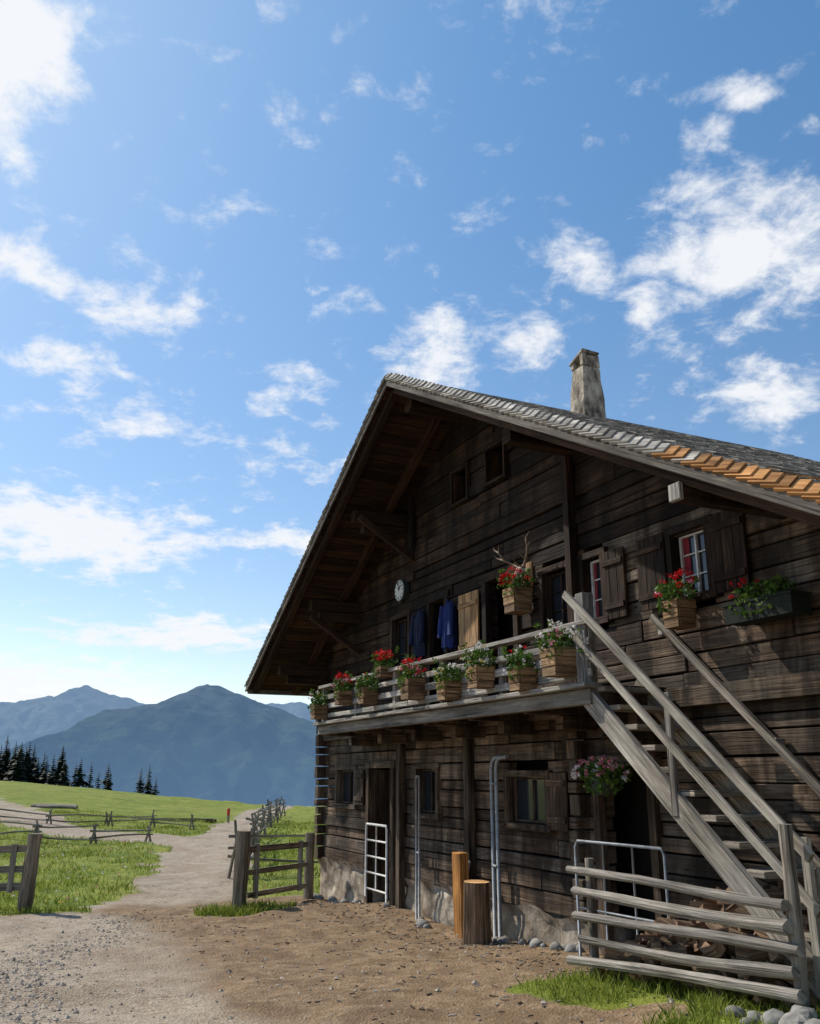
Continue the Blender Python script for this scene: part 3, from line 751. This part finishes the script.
for sg in (-1,1):
    main=[(s_+sg*.04,5.58,zb+.06),(s_+sg*.15,5.55,zb+.13),(s_+sg*.26,5.5,zb+.20),(s_+sg*.31,5.46,zb+.30),(s_+sg*.27,5.44,zb+.39)]
    an.tube(main,[.018,.016,.014,.011,.004],'bone',7)
    for k,(dx,dy,dz) in ((0,(.03,-.16,.08)),(1,(.05,-.13,.10)),(2,(.14,-.05,.08)),(3,(.1,-.02,.1))):
        p=Vector(main[k]);p2=p+Vector((sg*dx,dy,dz));an.tube([p,(p+p2)/2+Vector((0,-.02,-.01)),p2],[.012,.009,.003],'bone',6)
an.obj('stag_antler_trophy',smooth=True)
def jacket(s_,z1,w,h,mat):
    j=MB();nu,nv=18,12;d=5.6
    for fb_ in (0,1):
        b0=len(j.v)
        for v in range(nv+1):
            t=v/nv;ww=w*(.25+.75*min(1,t*5))*(1-.12*t)+.03*t
            for u in range(nu+1):
                x=(u/nu-.5)
                fold=.022*math.sin(x*22+t*2.5+s_)*t+.012*math.sin(x*41-t*3)
                dd=d+(fold-.045*math.cos(x*math.pi)*min(1,t*4) if fb_==0 else .05)
                zz=z1-h*t-.05*abs(x)*(1-t)*2*(1 if t<.3 else 0)+(.02*math.sin(x*17) if v==nv else 0)
                j.v.append(Vector((s_+x*ww,dd,zz)))
        for v in range(nv):
            for u in range(nu):
                p=b0+v*(nu+1)+u;j.face([p,p+1,p+nu+2,p+nu+1],mat,[(0,0)]*4,(1,1,1))
    for sg in (-1,1):
        j.tube([(s_+sg*w*.36,d-.01,z1-.09),(s_+sg*w*.48,d-.03,z1-.3),(s_+sg*w*.5,d-.05,z1-.52)],[.05,.045,.038],mat,8)
    j.tube([(s_,5.69,z1+.04),(s_,5.58,z1+.03),(s_,5.57,z1+.07)],.008,'iron',5)
    j.obj('hanging_jacket',smooth=True)
jacket(-11.62,2.32,.34,.72,'navycloth');jacket(-10.72,2.30,.3,.68,'bluecloth')

# ------------------------------------------------------------------ world-space fences/gates at the left
def W(mb,x,y,h,r,lean=0,mat='fence'):
    z=tz(x,y);mb.log((x,y,z-.2),(x+lean,y,z+h),r*1.08,r,mat,n=12,bow=.02,wob=.14,tint=(.9,.85,.77))
g=MB();W(g,-2.47,14.03,1.1,.1,.03);g.obj('gate_post',local=False)
g=MB();W(g,-1.66,15.95,1.02,.075);g.obj('gate_post',local=False)
g=MB();W(g,-5.62,14.2,1.1,.1,.05);g.obj('gate_post',local=False)
def rails(name,p0,p1,hs,r=.045):
    g=MB();z0=tz(*p0);z1=tz(*p1)
    for h in hs:
        a=(p0[0],p0[1],z0+h+U(-.02,.02));b_=(p1[0],p1[1],z1+h+U(-.02,.02))
        g.beam(a,b_,.03,r*2.2*U(.8,1.1),'fence')
    for t in (.12,.88):
        x=p0[0]+(p1[0]-p0[0])*t;y=p0[1]+(p1[1]-p0[1])*t-.045;z=z0+(z1-z0)*t;g.box((x,y,z+(hs[0]+hs[-1])/2),(.08,.03,hs[-1]-hs[0]+.14),'fence')
    g.obj(name,local=False)
rails('wooden_field_gate',(-2.36,14.15),(-1.7,15.85),(.22,.52,.84),r=.04)
rails('wooden_field_gate',(-5.66,14.28),(-7.6,14.6),(.35,.6,.88),r=.045)
def railfence(name,pts,hs=(.35,.6,.85),step=2.3,r=.035,ph=1.0):
    g=MB()
    for (a,b_) in zip(pts[:-1],pts[1:]):
        L=math.hypot(b_[0]-a[0],b_[1]-a[1]);n=max(1,round(L/step));prev=None
        for i in range(n+1):
            t=i/n;x=a[0]+(b_[0]-a[0])*t+U(-.1,.1);y=a[1]+(b_[1]-a[1])*t;z=tz(x,y)
            for sg in (-1,1): g.log((x+sg*.12,y,z-.1),(x-sg*U(.02,.1),y+sg*.06,z+ph*U(.85,1.15)),.04,.03,'fence',seg=2,n=6)
            if prev:
                for h in hs: g.log((prev[0]-.15,prev[1],prev[2]+h+U(-.14,.14)),(x+.15,y,z+h+U(-.14,.14)),r,r*.7,'fence',seg=4,n=6,bow=.06)
            prev=(x,y,z)
    g.obj(name,local=False)
railfence('pasture_fence',[(-15,31.5),(-11.5,29.5),(-8.4,31)],hs=(.2,.45),ph=.6,step=1.9)
railfence('pasture_fence',[(-17,38.5),(-12.5,39.5),(-8.9,39)],hs=(.2,.45),ph=.6,step=2.1)
railfence('pasture_fence',[(-3.6,22),(-4.6,28),(-6.0,40),(-7.3,54)],hs=(.3,.6,.85),step=2.8)
railfence('pasture_fence',[(-3.7,20),(-1.6,21)],hs=(.3,.55,.8),step=1.6)
lp=MB()
for i in range(3):
    x=-11.5+U(-.6,.6);y=45+i*.25;z=tz(x,y)+.08;lp.log((x-U(1.2,2),y,z),(x+U(1.2,2),y+U(-.5,.5),z),.11,.08,'bark',capmat='fresh')
lp.obj('felled_logs',local=False)
lp=MB()
for i in range(4):
    x=-19+U(-.4,.4);y=51+U(-.5,.5);z=tz(x,y)+.1;lp.log((x-1.2,y,z),(x+1.2,y-.8,z),.1,.08,'fence')
lp.obj('felled_logs',local=False)
tp=MB();x,y=-8.9,46.5;z=tz(x,y);tp.log((x,y,z-.1),(x,y,z+.35),.07,.065,'fence');tp.tube([(x,y,z+.34),(x,y,z+.62),(x,y,z+.66)],[.075,.075,.05],'redpaint',10);tp.obj('trail_marker_post',local=False)

# ------------------------------------------------------------------ grass
def grassfield(name,n,xr,yr,h,w):
    x=np.random.uniform(*xr,n);y=yr[0]+(yr[1]-yr[0])*np.random.rand(n)**1.4
    b_,_=masks(x,y);keep=(b_<.5)
    s_=CE*x-SE*y;d=SE*x+CE*y
    keep&=~((d>5.6)&(s_>-16.1))
    cl=fbm(x*1.3,y*1.3,3,33);keep&=(np.random.rand(n)<np.clip((cl-.25)*3,0.15,1))
    x=x[keep];y=y[keep];cl=cl[keep];z=terrain(x,y);m_=len(x)
    hh=h*np.random.uniform(.35,1.25,m_)*(.45+1.1*cl);a=np.random.uniform(0,6.28,m_);ww=w*np.random.uniform(.7,1.3,m_)*(1+y/30)
    lean=np.random.uniform(.2,.9,m_)*hh;la=np.random.uniform(0,6.28,m_)
    p=np.stack([x,y,z-.01],-1);dx=np.stack([np.cos(a)*ww,np.sin(a)*ww,0*a],-1)
    tip=p+np.stack([np.cos(la)*lean,np.sin(la)*lean,hh],-1);mid=p+np.stack([np.cos(la)*lean*.35,np.sin(la)*lean*.35,hh*.55],-1)
    V=np.stack([p-dx,p+dx,mid+dx*.7,tip,mid-dx*.7],1).reshape(-1,3)
    i=np.arange(m_)*5;F=[(k,k+1,k+2,k+3,k+4) for k in i.tolist()]
    me=bpy.data.meshes.new(name);me.from_pydata(V.tolist(),[],F);me.materials.append(M['grass'])
    o=bpy.data.objects.new(name,me);scene.collection.objects.link(o)
grassfield('meadow_grass',90000,(-19,0),(13.2,48),.12,.006)
grassfield('meadow_grass',14000,(.8,3.2),(5.2,9.0),.10,.0035)
grassfield('meadow_grass',12000,(-7.2,-1.6),(13.2,15.2),.12,.0045)
wf=MB()
for i in range(500):
    x=U(-12,-2);y=U(15,32);b_,_=masks(np.array([x]),np.array([y]))
    if b_[0]>.3 or SE*x+CE*y>5.4: continue
    wf.clump((x,y,tz(x,y)+U(.08,.15)),(.03,.03,.02),4,random.choice(['ypet','wpet','ypet','pink']),.02)
wf.obj('wildflowers',local=False)
# pebbles
pb=MB()
oct_=[Vector(v) for v in ((1,0,0),(-1,0,0),(0,1,0),(0,-1,0),(0,0,1),(0,0,-1))]
of=[(0,2,4),(2,1,4),(1,3,4),(3,0,4),(2,0,5),(1,2,5),(3,1,5),(0,3,5)]
strip=[(-2.2,6.0),(-3.1,8.0),(-3.7,9.6),(-3.6,11.5),(-4.2,14)]
def pebm():
    m,nt,b=newmat('pebble');at=nt.nodes.new('ShaderNodeAttribute');at.attribute_name='tint'
    c=mix(nt,1,(.38,.33,.27),at.outputs['Color'],'MULTIPLY');nt.links.new(c,b.inputs['Base Color']);b.inputs['Roughness'].default_value=.95;return m
M['peb']=pebm()
for i in range(5600):
    if R()<.4:
        k=random.randrange(4);t=R();x=strip[k][0]+(strip[k+1][0]-strip[k][0])*t+random.gauss(0,.22);y=strip[k][1]+(strip[k+1][1]-strip[k][1])*t
    else: x=U(-8,3);y=U(5.5,15)
    if SE*x+CE*y>5.5: continue
    r=min(.03,.005+random.expovariate(180));z=tz(x,y);b0=len(pb.v);ra=Matrix.Rotation(U(0,6),3,'Z')
    for v in oct_: pb.v.append(Vector((x,y,z+r*.15))+ra@Vector((v.x*r*U(.7,1.3),v.y*r*U(.7,1.3),v.z*r*U(.4,.8))))
    kk=U(.6,1.35);tt=(kk,kk*U(.93,1),kk*U(.86,1))
    for f in of: pb.face([b0+q for q in f],'peb',[(0,0)]*3,tt)
pb.obj('gravel',local=False)
wc=MB()
for i in range(900):
    s_=U(-15,-4.8);d=U(2.4,5.6) if R()<.5 else U(4.6,5.6);p=L2W(s_,d,0);z=tz(p.x,p.y)
    wc.box((s_,d,z+.006),(U(.015,.07),U(.006,.02),U(.004,.01)),random.choice(['split','fence','bark','grey']),Matrix.Rotation(U(0,6.28),3,'Z')@Matrix.Rotation(U(-.3,.3),3,'Y'))
wc.obj('wood_chips')
rs=MB()
for i in range(46):
    s_=U(-15.8,-7.8) if i<36 else U(-4.9,-3.6);d=U(5.4,5.62) if i<36 else U(4.3,4.6);p=L2W(s_,d,0);rock(rs,(s_,d,tz(p.x,p.y)+.01),U(.03,.09),sd=i,n=5)
rs.obj('loose_stones',smooth=True)

# ------------------------------------------------------------------ light
AZ,EL=-57,45
sd=Vector((math.sin(math.radians(AZ))*math.cos(math.radians(EL)),math.cos(math.radians(AZ))*math.cos(math.radians(EL)),math.sin(math.radians(EL))))
sl=bpy.data.lights.new('sun','SUN');sl.energy=4.6;sl.angle=math.radians(.6);sl.color=(1,.94,.84)
so=bpy.data.objects.new('sun',sl);scene.collection.objects.link(so);so.rotation_euler=sd.to_track_quat('Z','Y').to_euler();so.location=(0,0,30)
w=bpy.data.worlds.new('World');scene.world=w;w.use_nodes=True;nt=w.node_tree
bg=nt.nodes['Background'];sky=nt.nodes.new('ShaderNodeTexSky');sky.sky_type='NISHITA';sky.sun_disc=False
sky.sun_elevation=math.radians(EL);sky.sun_rotation=math.radians(AZ);sky.altitude=1200;sky.air_density=1.0;sky.dust_density=.8;sky.ozone_density=1.0
bg.inputs['Strength'].default_value=.135
tc=nt.nodes.new('ShaderNodeTexCoord').outputs['Generated']
def mth(op,a,b_=None,c=None,cl=False):
    n=nt.nodes.new('ShaderNodeMath');n.operation=op;n.use_clamp=cl
    for i,v in enumerate((a,b_,c)):
        if v is None: continue
        if isinstance(v,(int,float)): n.inputs[i].default_value=v
        else: nt.links.new(v,n.inputs[i])
    return n.outputs[0]
sx=nt.nodes.new('ShaderNodeSeparateXYZ');nt.links.new(tc,sx.inputs[0])
az=mth('ARCTAN2',sx.outputs[0],sx.outputs[1]);el=mth('ARCSINE',sx.outputs[2])
cv=nt.nodes.new('ShaderNodeCombineXYZ');nt.links.new(az,cv.inputs[0]);nt.links.new(el,cv.inputs[1])
wn=nt.nodes.new('ShaderNodeTexNoise');wn.inputs['Scale'].default_value=8;wn.inputs['Detail'].default_value=4;wn.inputs['Roughness'].default_value=.6;nt.links.new(tc,wn.inputs['Vector'])
wv=nt.nodes.new('ShaderNodeVectorMath');wv.operation='MULTIPLY_ADD';nt.links.new(wn.outputs['Color'],wv.inputs[0]);wv.inputs[1].default_value=(.12,.07,0);nt.links.new(cv.outputs[0],wv.inputs[2])
off=(.06,.035,0)
acc=None
blobs=[(-28.8,39.5,7,7.5,1.35),(-26.5,29.6,4.6,2.4,1.0),(-18.5,27.4,4.4,3.4,1.0),(-17.9,21.2,8,1.5,1.0),(-22.5,23.6,5,2.4,.75),(-7.5,23.4,4,2.6,.7),(1.4,26.4,5.2,3.0,.95),(7,27.0,5,2.8,.95),(11.4,30.8,3.4,3,.9),
(22.7,30.5,8.5,5.3,1.25),(24,22.3,7.5,2.7,1.15),(23.5,38.9,4.8,1.5,.85),(21.2,36.7,2.6,1.7,.8),(10.6,45.3,4.6,2.0,.85),(-3.1,44.6,2.6,1.8,.55),(-21.5,14.2,13,3.3,1.5),(-7.8,14.6,5,1.6,1.0),(-14.4,8.5,9.5,1.6,1.35),(-23.5,5.0,11,2.9,1.3),(-8,19.7,5,1.3,.65),(16.6,27.9,4.8,2.8,.9),(-20,1.8,16,2.4,1.0),
(-55,25,16,8,1),(55,25,18,6,1),(150,20,40,6,1)]
for a,e,rx,ry,k in blobs:
    v=nt.nodes.new('ShaderNodeVectorMath');v.operation='SUBTRACT';nt.links.new(wv.outputs[0],v.inputs[0]);v.inputs[1].default_value=(math.radians(a)+off[0],math.radians(e)+off[1],0)
    v2=nt.nodes.new('ShaderNodeVectorMath');v2.operation='MULTIPLY';nt.links.new(v.outputs[0],v2.inputs[0]);v2.inputs[1].default_value=(1/math.radians(rx),1/math.radians(ry),0)
    v3=nt.nodes.new('ShaderNodeVectorMath');v3.operation='LENGTH';nt.links.new(v2.outputs[0],v3.inputs[0])
    o_=mth('MULTIPLY_ADD',v3.outputs['Value'],-k,k)
    acc=o_ if acc is None else mth('MAXIMUM',acc,o_)
acc=mth('MAXIMUM',acc,0.0)
den=mth('ADD',mth('MAXIMUM',sx.outputs[2],0.0),.22)
cp=nt.nodes.new('ShaderNodeCombineXYZ');nt.links.new(mth('DIVIDE',sx.outputs[0],den),cp.inputs[0]);nt.links.new(mth('DIVIDE',sx.outputs[1],den),cp.inputs[1])
n1=noise(nt,cp.outputs[0],11,7,.64,.2);n0=noise(nt,cp.outputs[0],3,3,.6,.3)
v=mth('ADD',mth('MULTIPLY',acc,.70),mth('MULTIPLY_ADD',n1,2.2,-1.1));v=mth('ADD',v,mth('MULTIPLY_ADD',n0,.45,-.25))
mr=nt.nodes.new('ShaderNodeMapRange');mr.interpolation_type='SMOOTHSTEP';mr.inputs['From Min'].default_value=.06;mr.inputs['From Max'].default_value=.74;nt.links.new(v,mr.inputs[0])
mr.inputs['To Max'].default_value=.93
ccs=nt.nodes.new('ShaderNodeRGB');ccs.outputs[0].default_value=(7.0,7.1,7.3,1)
# sky colour: grade by elevation and add the forward-scattering aureole around the sun
tint=ramp(nt,mth('MAXIMUM',sx.outputs[2],0.0),[(0.0,(1.30,1.12,1.0)),(.25,(1.0,1.10,1.12)),(.7,(.80,1.26,1.42))])
skc=mix(nt,1.0,sky.outputs[0],tint,'MULTIPLY')
dt=nt.nodes.new('ShaderNodeVectorMath');dt.operation='DOT_PRODUCT';nt.links.new(tc,dt.inputs[0]);dt.inputs[1].default_value=tuple(sd)
au=mth('POWER',mth('MAXIMUM',dt.outputs['Value'],0.0),7.0)
aus=mth('MULTIPLY',au,.55)
skc=mix(nt,aus,skc,(5.4,6.1,7.0))
fin=mix(nt,mr.outputs[0],skc,ccs.outputs[0])
nt.links.new(fin,bg.inputs[0])
# ------------------------------------------------------------------ camera
cam=bpy.data.cameras.new('camera');co=bpy.data.objects.new('camera',cam);scene.collection.objects.link(co)
cam.sensor_fit='HORIZONTAL';cam.sensor_width=36;cam.lens=36*900/820;cam.clip_start=.05;cam.clip_end=40000
co.location=(0,0,0);co.rotation_euler=(math.radians(90+16.28),0,0)
scene.camera=co
scene.view_settings.view_transform='Standard';scene.view_settings.look='None';scene.view_settings.exposure=0
